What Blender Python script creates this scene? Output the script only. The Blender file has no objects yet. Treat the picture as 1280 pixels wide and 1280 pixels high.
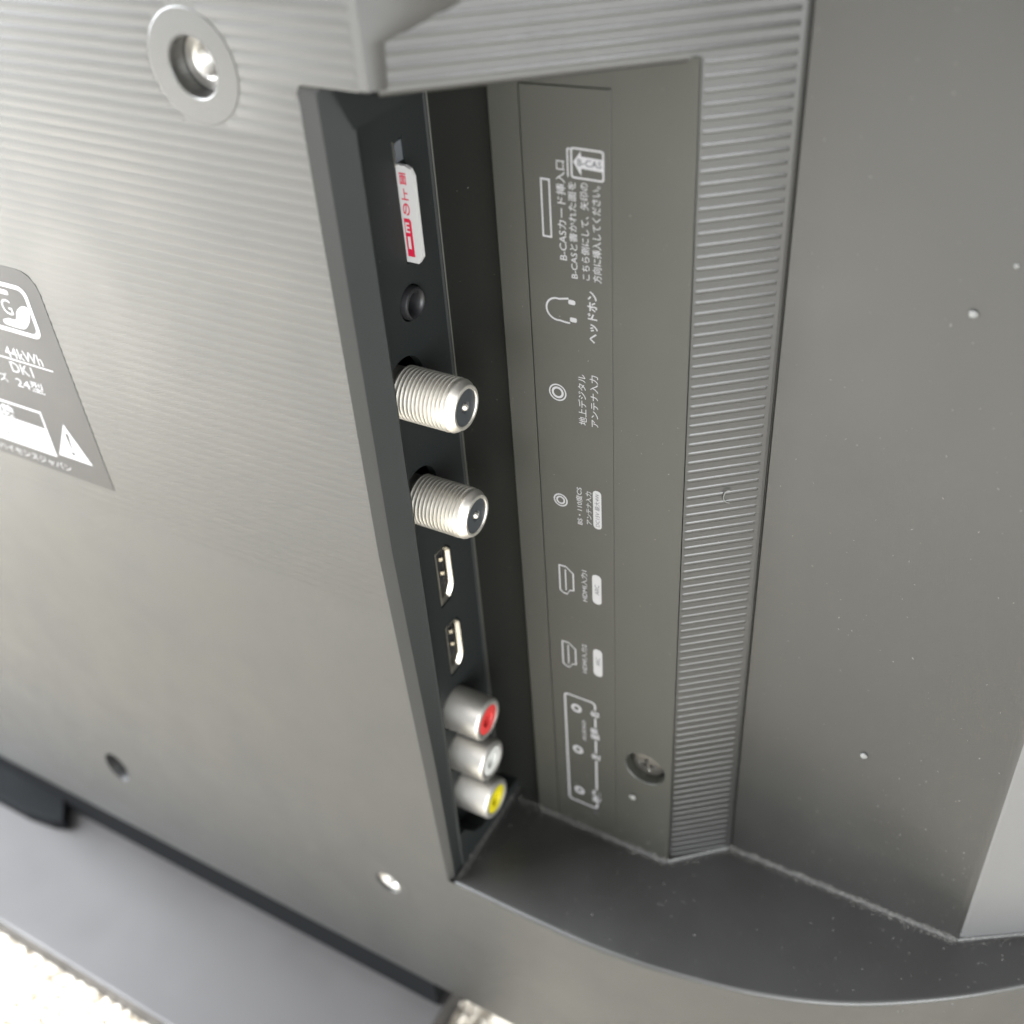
import bpy, bmesh, math, random
from mathutils import Vector, Matrix
from mathutils.geometry import tessellate_polygon

random.seed(7)
MM = 0.001
S = bpy.context.scene
COL = S.collection
R = math.radians

# ------------------------------------------------------------------ camera
cam_d = bpy.data.cameras.new("camera")
cam = bpy.data.objects.new("camera", cam_d)
COL.objects.link(cam)
right = Vector((0.86757413, 0.49353397, -0.0611502))
down = Vector((0.26453704, -0.5621162, -0.78361057))
fwd = Vector((-0.42111195, 0.66366377, -0.61823549))
m = Matrix((right, -down, -fwd)).transposed().to_4x4()
m.translation = Vector((101.03, -120.86, 232.59)) * MM
cam.matrix_world = m
cam_d.sensor_width = 36.0
cam_d.lens = 36.0 * 1412 / 1280
cam_d.clip_start = 0.005
cam_d.clip_end = 50.0
cam_d.dof.use_dof = True
cam_d.dof.focus_distance = 0.203
cam_d.dof.aperture_fstop = 13.0
S.camera = cam

# ------------------------------------------------------------------ light
w = bpy.data.worlds.new("World")
S.world = w
w.use_nodes = True
bg = w.node_tree.nodes["Background"]
bg.inputs["Color"].default_value = (0.97, 0.99, 0.98, 1)
bg.inputs["Strength"].default_value = 0.34


def area(name, loc, target, sx, sy, power, color):
    d = bpy.data.lights.new(name, 'AREA')
    d.shape = 'RECTANGLE'
    d.size, d.size_y = sx, sy
    d.energy = power
    d.color = color
    o = bpy.data.objects.new(name, d)
    COL.objects.link(o)
    o.location = loc
    o.rotation_euler = (Vector(target) - Vector(loc)).to_track_quat('-Z', 'Y').to_euler()
    return o


area("window_light", (-0.86, -0.30, 0.48), (-0.25, -0.10, -0.09), 0.75, 0.85, 90, (0.915, 0.955, 1.0))
area("side_fill_light", (1.0, -1.05, 0.33), (0, 0, 0.0), 1.2, 0.8, 42, (0.95, 0.98, 1.0))  # added fill from the right, no known source, lifts the slope and flank
area("overhead_fill_light", (0.3, -1.0, 1.5), (0, 0, 0), 0.9, 0.9, 11, (1.0, 0.99, 0.98))  # added fill from above, no known source, picks out the rib tops

S.view_settings.view_transform = 'Standard'
S.view_settings.look = 'None'
S.view_settings.exposure = 0.10
S.view_settings.gamma = 1.0
S.view_settings.use_curve_mapping = False
S.cycles.use_denoising = True

# ------------------------------------------------------------------ materials


def mat(name, color, rough=0.5, metal=0.0, spec=0.5, bump=0.0, bscale=3000, vary=0.0, vscale=30.0, rvary=0.0, bdist=0.00006):
    mt = bpy.data.materials.new(name)
    mt.use_nodes = True
    nt = mt.node_tree
    p = nt.nodes["Principled BSDF"]
    p.inputs["Base Color"].default_value = (*color, 1)
    p.inputs["Roughness"].default_value = rough
    p.inputs["Metallic"].default_value = metal
    p.inputs["Specular IOR Level"].default_value = spec
    tc = nt.nodes.new("ShaderNodeTexCoord")
    geo = nt.nodes.new("ShaderNodeNewGeometry")
    if bump > 0:
        n = nt.nodes.new("ShaderNodeTexNoise")
        n.inputs["Scale"].default_value = bscale
        n.inputs["Detail"].default_value = 2
        nt.links.new(geo.outputs["Position"], n.inputs["Vector"])
        b = nt.nodes.new("ShaderNodeBump")
        b.inputs["Strength"].default_value = bump
        b.inputs["Distance"].default_value = bdist
        nt.links.new(n.outputs["Fac"], b.inputs["Height"])
        nt.links.new(b.outputs["Normal"], p.inputs["Normal"])
    if vary > 0:
        n = nt.nodes.new("ShaderNodeTexNoise")
        n.inputs["Scale"].default_value = vscale
        n.inputs["Detail"].default_value = 5
        n.inputs["Roughness"].default_value = 0.65
        nt.links.new(geo.outputs["Position"], n.inputs["Vector"])
        mx = nt.nodes.new("ShaderNodeMix")
        mx.data_type = 'RGBA'
        mx.inputs["A"].default_value = (*[c * (1 - vary) for c in color], 1)
        mx.inputs["B"].default_value = (*[min(1, c * (1 + vary)) for c in color], 1)
        nt.links.new(n.outputs["Fac"], mx.inputs["Factor"])
        nt.links.new(mx.outputs["Result"], p.inputs["Base Color"])
    if rvary > 0:
        n = nt.nodes.new("ShaderNodeTexNoise")
        n.inputs["Scale"].default_value = 45
        n.inputs["Detail"].default_value = 6
        nt.links.new(geo.outputs["Position"], n.inputs["Vector"])
        mr = nt.nodes.new("ShaderNodeMapRange")
        mr.inputs["From Min"].default_value = 0.3
        mr.inputs["From Max"].default_value = 0.7
        mr.inputs["To Min"].default_value = rough - rvary
        mr.inputs["To Max"].default_value = rough + rvary
        nt.links.new(n.outputs["Fac"], mr.inputs["Value"])
        nt.links.new(mr.outputs["Result"], p.inputs["Roughness"])
    return mt


M = {}
M["plastic"] = mat("black_plastic", (0.015, 0.0150, 0.0138), 0.40, spec=0.72, bump=0.35, bscale=2600, vary=0.12, rvary=0.06)
M["lip"] = mat("recess_lip_plastic", (0.014, 0.0145, 0.0138), 0.55, spec=0.42, bump=0.3, bscale=2600, rvary=0.04)
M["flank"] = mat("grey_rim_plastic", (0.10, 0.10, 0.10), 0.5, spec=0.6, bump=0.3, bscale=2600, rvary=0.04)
M["plate"] = mat("port_plate_plastic", (0.011, 0.0128, 0.0125), 0.6, spec=0.18, bump=0.3, bscale=2600, rvary=0.04)
M["panel"] = mat("label_panel_plastic", (0.020, 0.0202, 0.0160), 0.54, spec=0.5, bump=0.35, bscale=2600, vary=0.1, rvary=0.04)
M["groove"] = mat("groove_plastic", (0.008, 0.0085, 0.007), 0.6, spec=0.16, bump=0.3, bscale=2600)
M["black"] = mat("deep_black", (0.006, 0.006, 0.006), 0.6, spec=0.3)
M["jack"] = mat("jack_plastic", (0.008, 0.008, 0.009), 0.45, spec=0.5)
M["nickel"] = mat("nickel", (0.82, 0.79, 0.73), 0.42, metal=1.0, bump=0.12, bscale=1500, vary=0.1, vscale=400, rvary=0.07)
M["satin"] = mat("satin_nickel", (0.52, 0.505, 0.475), 0.5, metal=1.0, bump=0.15, bscale=1800, vary=0.14, vscale=300, rvary=0.07)
M["shell"] = mat("shell_steel", (0.58, 0.55, 0.48), 0.34, metal=1.0, bump=0.1, bscale=1500, vary=0.15, vscale=400)
M["contact"] = mat("contact_brass", (0.42, 0.38, 0.29), 0.45, metal=1.0)
M["insulator"] = mat("grey_insulator", (0.022, 0.025, 0.028), 0.5, spec=0.5)
M["liner"] = mat("grey_slot_liner", (0.07, 0.075, 0.082), 0.5)
M["red"] = mat("red_plastic", (0.40, 0.03, 0.028), 0.4, vary=0.1, vscale=500)
M["white"] = mat("white_plastic", (0.42, 0.42, 0.40), 0.4, vary=0.05, vscale=500)
M["yellow"] = mat("yellow_plastic", (0.46, 0.39, 0.008), 0.4, vary=0.06, vscale=500)
M["print"] = mat("white_print", (0.23, 0.23, 0.24), 0.6, vary=0.12, vscale=900)
M["print_grey"] = mat("grey_print", (0.035, 0.037, 0.042), 0.6)
M["sticker"] = mat("sticker_film", (0.016, 0.0145, 0.014), 0.5, spec=0.42, rvary=0.04)
M["sticker_white"] = mat("sticker_white_ink", (0.23, 0.23, 0.235), 0.5)
M["card_white"] = mat("card_white", (0.34, 0.335, 0.33), 0.4)
M["card_red"] = mat("card_red_ink", (0.34, 0.006, 0.03), 0.45)
M["stand"] = mat("stand_plastic", (0.033, 0.031, 0.0305), 0.5, spec=0.36, bump=0.2, bscale=1500, vary=0.12, rvary=0.05)
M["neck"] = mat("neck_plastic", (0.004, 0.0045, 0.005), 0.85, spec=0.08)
M["carpet"] = mat("beige_carpet", (0.74, 0.68, 0.595), 0.95, spec=0.1, vary=0.38, vscale=120)
M["dust"] = mat("dust", (0.12, 0.118, 0.11), 0.95, spec=0.1)
M["corner_dust"] = mat("packed_dust", (0.20, 0.195, 0.18), 0.95, spec=0.1)
M["lint"] = mat("lint", (0.15, 0.15, 0.145), 0.9, spec=0.1)
M["screw"] = mat("black_screw", (0.07, 0.067, 0.06), 0.38, metal=0.7, bump=0.1, bscale=1500)
M["screen"] = mat("screen_glass", (0.008, 0.008, 0.01), 0.15)

# ------------------------------------------------------------------ helpers (all in millimetres)
ORG = {}
WEIGHTED = {"outer_panel", "outer_flank", "lower_bulge", "recess_lip", "recess_side", "stand_base"}


def obj(name, verts, faces, material, parent=None, origin=None, smooth=None, mesh=None):
    if origin is None:
        lo = [min(v[i] for v in verts) for i in range(3)]
        hi = [max(v[i] for v in verts) for i in range(3)]
        origin = [(lo[i] + hi[i]) / 2 for i in range(3)]
    if mesh is None:
        mesh = bpy.data.meshes.new(name)
        mesh.from_pydata([((v[0] - origin[0]) * MM, (v[1] - origin[1]) * MM, (v[2] - origin[2]) * MM) for v in verts], [], faces)
        bm = bmesh.new()
        bm.from_mesh(mesh)
        bmesh.ops.remove_doubles(bm, verts=bm.verts, dist=1e-7)
        bmesh.ops.recalc_face_normals(bm, faces=bm.faces)
        bm.to_mesh(mesh)
        bm.free()
        mesh.materials.append(material)
        if smooth is not None:
            mesh.shade_smooth()
            mesh.set_sharp_from_angle(angle=R(smooth))
    o = bpy.data.objects.new(name, mesh)
    COL.objects.link(o)
    if name in WEIGHTED:
        wn = o.modifiers.new("weighted_normal", 'WEIGHTED_NORMAL')
        wn.keep_sharp = True
        wn.weight = 100
    po = (0, 0, 0)
    if parent is not None:
        o.parent = parent
        po = ORG[parent]
    o.location = [(origin[i] - po[i]) * MM for i in range(3)]
    ORG[o] = tuple(origin)
    return o


def empty(name, loc, parent=None):
    o = bpy.data.objects.new(name, None)
    o.empty_display_size = 0.02
    COL.objects.link(o)
    po = (0, 0, 0)
    if parent is not None:
        o.parent = parent
        po = ORG[parent]
    o.location = [(loc[i] - po[i]) * MM for i in range(3)]
    ORG[o] = tuple(loc)
    return o


def tag(o, label=None, cat=None, group=None, kind=None):
    if label:
        o["label"] = label
    if cat:
        o["category"] = cat
    if group:
        o["group"] = group
    if kind:
        o["kind"] = kind
    return o


class MB:
    def __init__(s):
        s.v, s.f = [], []

    def face(s, pts):
        i = len(s.v)
        s.v += [tuple(p) for p in pts]
        s.f.append(list(range(i, i + len(pts))))

    def strip(s, rows, close=False):
        """rows of equal length joined by quads"""
        i0 = len(s.v)
        n = len(rows[0])
        for r in rows:
            s.v += [tuple(p) for p in r]
        for a in range(len(rows) - 1):
            for b in range(n if close else n - 1):
                c = (b + 1) % n
                s.f.append([i0 + a * n + b, i0 + a * n + c, i0 + (a + 1) * n + c, i0 + (a + 1) * n + b])

    def fill(s, outer, holes=(), fn=None):
        """flat polygon with holes; 2d points mapped by fn"""
        loops = [[Vector((p[0], p[1], 0)) for p in outer]] + [[Vector((p[0], p[1], 0)) for p in h] for h in holes]
        tris = tessellate_polygon(loops)
        i0 = len(s.v)
        for l in loops:
            s.v += [tuple(fn(p.x, p.y)) for p in l]
        for t in tris:
            s.f.append([i0 + k for k in t])

    def box(s, x0, x1, y0, y1, z0, z1):
        i = len(s.v)
        s.v += [(x0, y0, z0), (x1, y0, z0), (x1, y1, z0), (x0, y1, z0), (x0, y0, z1), (x1, y0, z1), (x1, y1, z1), (x0, y1, z1)]
        for f in ((0, 3, 2, 1), (4, 5, 6, 7), (0, 1, 5, 4), (1, 2, 6, 5), (2, 3, 7, 6), (3, 0, 4, 7)):
            s.f.append([i + k for k in f])

    def build(s, name, material, parent=None, smooth=None, origin=None):
        return obj(name, s.v, s.f, material, parent, origin, smooth)


def circle(cx, cy, r, n=32, ry=None, a0=0):
    ry = r if ry is None else ry
    return [(cx + r * math.cos(a0 + 2 * math.pi * i / n), cy + ry * math.sin(a0 + 2 * math.pi * i / n)) for i in range(n)]


def rrect(x0, x1, y0, y1, r, n=5):
    out = []
    for cx, cy, a in ((x1 - r, y1 - r, 0), (x0 + r, y1 - r, 90), (x0 + r, y0 + r, 180), (x1 - r, y0 + r, 270)):
        for k in range(n + 1):
            t = R(a + 90 * k / n)
            out.append((cx + r * math.cos(t), cy + r * math.sin(t)))
    return out


def lathe_x(prof, cy, cz, n=40):
    """prof: list of (x, r) turned round an axis along X"""
    rows = []
    for x, r in prof:
        rows.append([(x, cy + r * math.cos(2 * math.pi * k / n), cz + r * math.sin(2 * math.pi * k / n)) for k in range(n)])
    return rows


def lathe_y(prof, cx, cz, n=40):
    rows = []
    for y, r in prof:
        rows.append([(cx + r * math.cos(2 * math.pi * k / n), y, cz + r * math.sin(2 * math.pi * k / n)) for k in range(n)])
    return rows


def lathe_obj(name, prof, c, axis, material, parent, n=40, smooth=35):
    mb = MB()
    mb.strip((lathe_x if axis == 'x' else lathe_y)(prof, c[0], c[1], n), close=True)
    return mb.build(name, material, parent, smooth)


def catmull(pts, n=8):
    out = []
    P = [pts[0]] + list(pts) + [pts[-1]]
    for i in range(1, len(P) - 2):
        for k in range(n):
            t = k / n
            a, b, c, d = P[i - 1], P[i], P[i + 1], P[i + 2]
            out.append(tuple(0.5 * (2 * b[j] + (c[j] - a[j]) * t + (2 * a[j] - 5 * b[j] + 4 * c[j] - d[j]) * t * t + (3 * b[j] - a[j] - 3 * c[j] + d[j]) * t ** 3) for j in range(len(b))))
    out.append(tuple(pts[-1]))
    return out


TXT = {}


def text_mesh(s, bold=0.0):
    """outline of a line of writing as verts and faces in a 0..1 box with its aspect"""
    key = (s, bold)
    if key in TXT:
        return TXT[key]
    c = bpy.data.curves.new("t", 'FONT')
    c.body = s
    c.resolution_u = 3
    c.offset = bold
    o = bpy.data.objects.new("t", c)
    COL.objects.link(o)
    dg = bpy.context.evaluated_depsgraph_get()
    me = bpy.data.meshes.new_from_object(o.evaluated_get(dg))
    vs = [tuple(v.co) for v in me.vertices]
    fs = [list(p.vertices) for p in me.polygons]
    bpy.data.objects.remove(o)
    bpy.data.curves.remove(c)
    bpy.data.meshes.remove(me)
    x0 = min(v[0] for v in vs); x1 = max(v[0] for v in vs)
    y0 = min(v[1] for v in vs); y1 = max(v[1] for v in vs)
    vs = [((v[0] - x0) / (x1 - x0), (v[1] - y0) / (y1 - y0)) for v in vs]
    TXT[key] = (vs, fs)
    return TXT[key]


def text_up(name, s, x0, x1, z0, z1, y, material, parent, bold=0.006):
    """writing on a wall that faces -Y, reading upwards: glyph tops towards -X"""
    vs, fs = text_mesh(s, bold)
    return obj(name, [(x1 - v * (x1 - x0), y, z0 + u * (z1 - z0)) for u, v in vs], fs, material, parent)


def text_level(name, s, x0, x1, z0, z1, y, material, parent, bold=0.012):
    vs, fs = text_mesh(s, bold)
    return obj(name, [(x0 + u * (x1 - x0), y, z0 + v * (z1 - z0)) for u, v in vs], fs, material, parent)


def outline(mb, loop_out, loop_in, fn):
    a = [fn(*p) for p in loop_out]
    b = [fn(*p) for p in loop_in]
    mb.strip([a, b], close=True)


# ------------------------------------------------------------------ sizes of the television's back (mm)
# X along the set, Y into the set, Z up; the flat rear panel is Y = 0, the ledge under the recess Z = 0
ZTOP = 184.5          # upper end of the recess
ZMAX = 236.0
XL = -200.0           # left end of the flat rear panel
ZBOT = -62.0
FLOOR = -93.0
FLAB = 28.3           # depth of the panel with the printing
GRV = 31.2            # depth of the dark groove beside it
XP = -6.0             # plane the sockets sit in
SL0, SL1 = (8.0, 2.0), (53.4, 38.2)
SLD = Vector((SL1[0] - SL0[0], SL1[1] - SL0[1], 0)).normalized()
SLN = Vector((SLD.y, -SLD.x, 0))      # outward normal of the slope


def slope_y(x):
    return SL0[1] + (x - SL0[0]) * (SL1[1] - SL0[1]) / (SL1[0] - SL0[0])


def edge_x(z):
    if z >= 100:
        return -5.3
    return -5.3 + (100 - max(z, 0)) / 100 * 3.6


CURVE = catmull([(0, 0), (10, 0), (22, 0.05), (36.6, 0.5), (52.4, 2.4), (72, 6.8), (89.6, 13.6), (106.4, 23.6), (121, 34.6), (134, 46), (143, 57)], 8)

# ------------------------------------------------------------------ floor
mb = MB()
mb.face([(-1600, -1600, FLOOR), (1600, -1600, FLOOR), (1600, 1600, FLOOR), (-1600, 1600, FLOOR)])
floor = tag(mb.build("carpet_floor", M["carpet"]), kind="structure")

mb = MB()
x = -420.0
while x < 200:
    y = -210.0
    while y < 90:
        px, py = x + random.uniform(-1.2, 1.2), y + random.uniform(-1.2, 1.2)
        r, h = random.uniform(0.55, 1.1) * random.choice((0.8, 1.0, 1.5)), random.uniform(1.4, 4.6)
        lx, ly = random.uniform(-3, 3), random.uniform(-3, 3)
        i = len(mb.v)
        n = 6
        for (rr, hh, q) in ((0.8, 0.05, 0), (1.1, 0.55, 0.5), (0.7, 0.95, 1)):
            mb.v += [(px + lx * q + r * rr * math.cos(k * math.pi / 3), py + ly * q + r * rr * math.sin(k * math.pi / 3), FLOOR + h * hh) for k in range(n)]
        mb.v.append((px + lx, py + ly, FLOOR + h))
        for a in range(2):
            for b in range(n):
                c = (b + 1) % n
                mb.f.append([i + a * n + b, i + a * n + c, i + (a + 1) * n + c, i + (a + 1) * n + b])
        for b in range(n):
            mb.f.append([i + 2 * n + b, i + 2 * n + (b + 1) % n, i + 3 * n])
        y += 2.1
    x += 2.1
pile = tag(mb.build("carpet_pile", M["carpet"], smooth=60), "pale beige looped carpet pile under the stand", "carpet", kind="stuff")

# ------------------------------------------------------------------ television
TV = empty("television", (-97, 20, FLOOR))
tag(TV, "black television seen from behind with a recessed column of sockets", "television")

# --- flat rear panel, with its screw holes
vesa = [(-23.8, 185.2, 4.4), (-21.0, -14.5, 3.6), (-119.5, -24.5, 4.4)]
mb = MB()
outer = [(XL, ZBOT + 8), (0, ZBOT + 8), (0, 0), (edge_x(0), 0.0)]
outer += [(edge_x(z), z) for z in (20, 40, 60, 80, 100, 140)]
outer += [(-5.3, ZTOP - 0.9), (-4.9, ZTOP - 0.1), (-4.0, ZTOP + 0.4), (SL0[0] - 1, ZTOP + 0.4), (SL0[0] - 1, 191.0), (SL0[0] - 1, 195.0), (SL0[0] - 1, ZMAX), (XL, ZMAX)]
holes = [circle(cx, cz, r, 32, ry=r * (1.35 if k == 2 else 1.0)) for k, (cx, cz, r) in enumerate(vesa)]
mb.fill(outer, holes, lambda x, z: (x, 0, z))
# rolled lower edge and underside
rows = []
for a in range(0, 91, 15):
    t = R(a)
    rows.append([(x, 8 - 8 * math.cos(t), ZBOT + 8 - 8 * math.sin(t)) for x in (XL - 90, XL, 0)])
rows.append([(x, 60, ZBOT) for x in (XL - 90, XL, 0)])
mb.strip([r[1:] for r in rows])
# upper step down to the ribbed slope
up = [(SL0[0] - 1, ZTOP + 0.4), (SL0[0] - 1, 191.0), (SL0[0] - 1, 195.0), (SL0[0] - 1, ZMAX)]
low = [(SL0[0] + 0.7, ZTOP + 0.2), (SL0[0] + 1.0, 190.6), (17.5, 194.6), (17.5, ZMAX)]
rows = []
for k in range(7):
    t = k / 6
    rows.append([(u[0] + (l[0] - u[0]) * (t + 0.07 * math.sin(math.pi * t)), (slope_y(l[0]) + 0.35) * (t - 0.07 * math.sin(math.pi * t)), u[1] + (l[1] - u[1]) * t) for u, l in zip(up, low)])
soft = MB()
soft.strip(rows)
# top and left flanks, seen only from elsewhere
mb.strip([[(XL, 0, ZMAX), (7, 0, ZMAX)], [(XL, 40, ZMAX + 26), (60, 40, ZMAX + 26)], [(XL, 60, ZMAX + 26), (60, 60, ZMAX + 26)]])
mb.strip([[(XL, 0, ZBOT + 8), (XL, 0, ZMAX)], [(XL - 46, 38, ZBOT + 8), (XL - 46, 38, ZMAX + 26)], [(XL - 90, 56, ZBOT), (XL - 90, 56, ZMAX + 26)]])
back = mb.build("rear_panel", M["plastic"], TV)
soft.build("panel_step", M["plastic"], back, smooth=35)

# rib shared mesh factory: half-round bar along a direction


def rib_bar(a, b, nrm, w, h, seg=6):
    """bar from a to b standing on a surface with normal nrm; w in Z"""
    rows = []
    for p, endk in ((a, 0.0), (a + (b - a).normalized() * 0.4, 1.0), (b - (b - a).normalized() * 0.4, 1.0), (b, 0.0)):
        row = []
        for k in range(seg + 1):
            t = -1 + 2 * k / seg
            hh = h * (math.cos(t * math.pi / 2) ** 0.8 if abs(t) < 1 else 0) * endk
            q = p + nrm * hh
            row.append((q.x, q.y, q.z + t * w / 2))
        rows.append(row)
    mb = MB()
    mb.strip(rows)
    return mb


PITCH = 1.94
nrm_p = Vector((0, -1, 0))


def ribs(a, b, nrm, zs, w, h, material, parent, scale_fn=None):
    first = None
    for z in zs:
        if first is None:
            first = rib_bar(a + Vector((0, 0, z)), b + Vector((0, 0, z)), nrm, w, h).build("rib", material, parent, smooth=80)
            fo = Vector(ORG[first])
            fz = z
            o = first
        else:
            o = obj("rib", None, None, None, parent, origin=(fo.x, fo.y, fo.z + z - fz), mesh=first.data)
        if scale_fn:
            o.scale = (1, scale_fn(z), 1)


# ribs of the flat panel: beside the recess, then above it
zs = [1.2 + PITCH * k for k in range(140)]
side = [z for z in zs if 84 < z < ZTOP]
BX, BZ, BR = -23.8, 185.2, 8.6
cut = lambda z: abs(z - BZ) < BR
ribs(Vector((XL + 3, 0, 0)), Vector((-5.6, 0, 0)), nrm_p, [z for z in side if not cut(z)], 1.6, 0.05, M["plastic"], back, lambda z: max(0.12, min(1.0, (z - 80) / 70)))
ribs(Vector((XL + 3, 0, 0)), Vector((SL0[0] - 2.5, 0, 0)), nrm_p, [z for z in zs if ZTOP + 1 < z < ZMAX - 2 and not cut(z)], 1.6, 0.05, M["plastic"], back)

for z in [z for z in zs if cut(z)]:
    hw = math.sqrt(BR * BR - (z - BZ) ** 2)
    ribs(Vector((XL + 3, 0, 0)), Vector((BX - hw, 0, 0)), nrm_p, [z], 1.6, 0.05, M["plastic"], back)
    ribs(Vector((BX + hw, 0, 0)), Vector((-5.6 if z < ZTOP else SL0[0] - 2.5, 0, 0)), nrm_p, [z], 1.6, 0.05, M["plastic"], back)

# lip of the recess: shallow chamfer, then the steep side
mb = MB()
rows = []
for z in [0, 6, 12, 20, 30, 40, 50, 60, 70, 80, 90, 100, 120, 140, 160, 177.5, ZTOP - 0.9]:
    e = edge_x(z)
    k = 1.0 if z >= 40 else 0.6 + 0.4 * z / 40
    prof = [(e, 0), (e + 0.25, 0.03), (e + 1.8 * k, 1.15), (e + 2.1 * k, 1.5), (-0.45, 4.55), (0, 5.0), (-0.15, 5.5), (-0.6, 6.0), (XP - 0.5, 7.0)]
    rows.append([(x, y, z) for x, y in prof])
mb.strip([r[:4] for r in rows])
side_rows = [r[3:] for r in rows]
# upper end of the lip: rounded return under the rear panel
mb.strip([[(-5.3, 0, ZTOP - 0.9), (-4.9, 0, ZTOP - 0.1), (-4.0, 0, ZTOP + 0.4), (SL0[0] - 1, 0, ZTOP + 0.4)],
          [(-5.0, 0.1, ZTOP - 0.9), (-4.6, 0.25, ZTOP - 0.35), (-3.8, 0.3, ZTOP + 0.05), (SL0[0] - 0.8, 0.4, ZTOP + 0.05)],
          [(-2.5, 1.1, ZTOP - 1.0), (-2.5, 1.4, ZTOP - 0.7), (-2.2, 1.7, ZTOP - 0.5), (SL0[0] - 0.4, 3.0, ZTOP - 0.5)]])
mb.build("recess_lip", M["lip"], back, smooth=40)
mb = MB()
mb.strip(side_rows)
mb.build("recess_side", M["plate"], back, smooth=40)

# --- ribbed slope with the strip beside the printed panel
mb = MB()
XS = 42.2           # strip starts here


def sl(x, z, off=0.0):
    return (x + SLN.x * off, slope_y(x) + SLN.y * off, z)


mb.face([sl(SL0[0] - 0.5, ZTOP), sl(SL1[0], ZTOP), sl(SL1[0], ZMAX), sl(SL0[0] - 0.5, ZMAX)])
mb.face([sl(XS, -1), sl(SL1[0], -1), sl(SL1[0], ZTOP), sl(XS, ZTOP)])
# rounded lower edge over the recess
rows = []
for k in range(5):
    t = R(90 * k / 4)
    rows.append([sl(x, ZTOP - 1.0 * math.sin(t) * 0.9, -1.0 * (1 - math.cos(t))) for x in (SL0[0] - 0.5, 20, 30, XS)])
rows.append([(x, max(FLAB + 6, 30), ZTOP - 0.9) for x in (SL0[0] - 0.5, 20, 30, XS)])
mb.strip(rows)
# right border and its drop into the shadow gap
mb.strip([[sl(SL1[0], -1), sl(SL1[0], ZMAX)], [(SL1[0] + 0.35, SL1[1] + 0.45, -1), (SL1[0] + 0.35, SL1[1] + 0.45, ZMAX)], [(SL1[0] + 0.38, SL1[1] + 1.0, -1), (SL1[0] + 0.38, SL1[1] + 1.0, ZMAX)]])
slope = mb.build("ribbed_slope", M["plastic"], TV)
a0, a1 = Vector(sl(SL0[0] + 0.6, 0)), Vector(sl(SL1[0] - 0.55, 0))
b0 = Vector(sl(XS + 0.3, 0))
ribs(a0, a1, SLN, [z for z in zs if ZTOP + 0.8 < z < 212], 0.85, 0.17, M["plastic"], slope)
ribs(b0, a1, SLN, [z for z in zs if z < ZTOP + 0.8], 0.80, 0.15, M["plastic"], slope)

# --- wide outer panel and the outer flank
mb = MB()
XR0, YR = SL1[0] + 0.52, 38.8
XF = 106.2
mb.strip([[(XR0, YR + 0.5, -1), (XR0, YR + 0.5, ZMAX)], [(XR0, YR + 0.3, -1), (XR0, YR + 0.3, ZMAX)], [(XR0 + 0.35, YR, -1), (XR0 + 0.35, YR, ZMAX)], [(XF - 1.5, YR, -1), (XF - 1.5, YR, ZMAX)], [(XF - 0.4, YR + 0.12, -1), (XF - 0.4, YR + 0.12, ZMAX)], [(XF + 0.3, YR + 0.55, -1), (XF + 0.3, YR + 0.55, ZMAX)]])
mb.face([(SL1[0], YR + 0.4, -1), (XR0 + 0.3, YR + 0.4, -1), (XR0 + 0.3, YR + 0.4, ZMAX), (SL1[0], YR + 0.4, ZMAX)])
mb.strip([[(XR0, YR, ZMAX), (134, 57, ZMAX)], [(XR0, 58, ZMAX + 26), (134, 62, ZMAX + 26)]])
outerp = mb.build("outer_panel", M["plastic"], TV, smooth=30)

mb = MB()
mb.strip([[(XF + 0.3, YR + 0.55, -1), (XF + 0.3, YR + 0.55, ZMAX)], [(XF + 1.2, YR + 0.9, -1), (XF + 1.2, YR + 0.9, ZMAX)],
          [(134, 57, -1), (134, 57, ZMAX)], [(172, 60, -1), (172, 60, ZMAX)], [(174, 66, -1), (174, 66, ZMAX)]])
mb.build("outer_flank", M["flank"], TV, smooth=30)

# --- lower bulge with the ledge on top
mb = MB()
n = len(CURVE)
tan = []
for i in range(n):
    a = Vector(CURVE[max(0, i - 1)]); b = Vector(CURVE[min(n - 1, i + 1)])
    d = (b - a).normalized()
    tan.append(Vector((d.y, -d.x)))       # outward
F = 1.1
rows = []
for k in range(7):
    t = R(90 * k / 6)
    ins = F * (1 - math.sin(t)) if False else F * (1 - math.cos(t))
    rows.append([(CURVE[i][0] - tan[i].x * ins, CURVE[i][1] - tan[i].y * ins, -F + F * math.sin(t)) for i in range(n)])
inner_edge = rows[-1]
body = [[(c[0], c[1], ZBOT + 8) for c in CURVE]]
for a in range(15, 91, 15):
    t = R(a)
    body.insert(0, [(CURVE[i][0] - tan[i].x * 8 * (1 - math.cos(t)), CURVE[i][1] - tan[i].y * 8 * (1 - math.cos(t)), ZBOT + 8 - 8 * math.sin(t)) for i in range(n)])
mb.strip(body + rows)
mb.face([(p[0], p[1], ZBOT) for p in body[0]] + [(143, 64, ZBOT), (0, 64, ZBOT)])
# ledge: from the fillet back to the walls of the recess
back_line = [(-2, 0.2), (-8, 34), (8, 34), (8, 31), (43, 31), (54, 44), (107, 44), (150, 70)]
poly = [(p[0], p[1]) for p in inner_edge] + back_line[::-1]
mb.fill(poly, [], lambda x, y: (x, y, 0.0))
bulge = mb.build("lower_bulge", M["plastic"], TV, smooth=40)

# small concave fillets where the ledge meets the walls
mb = MB()


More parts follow.
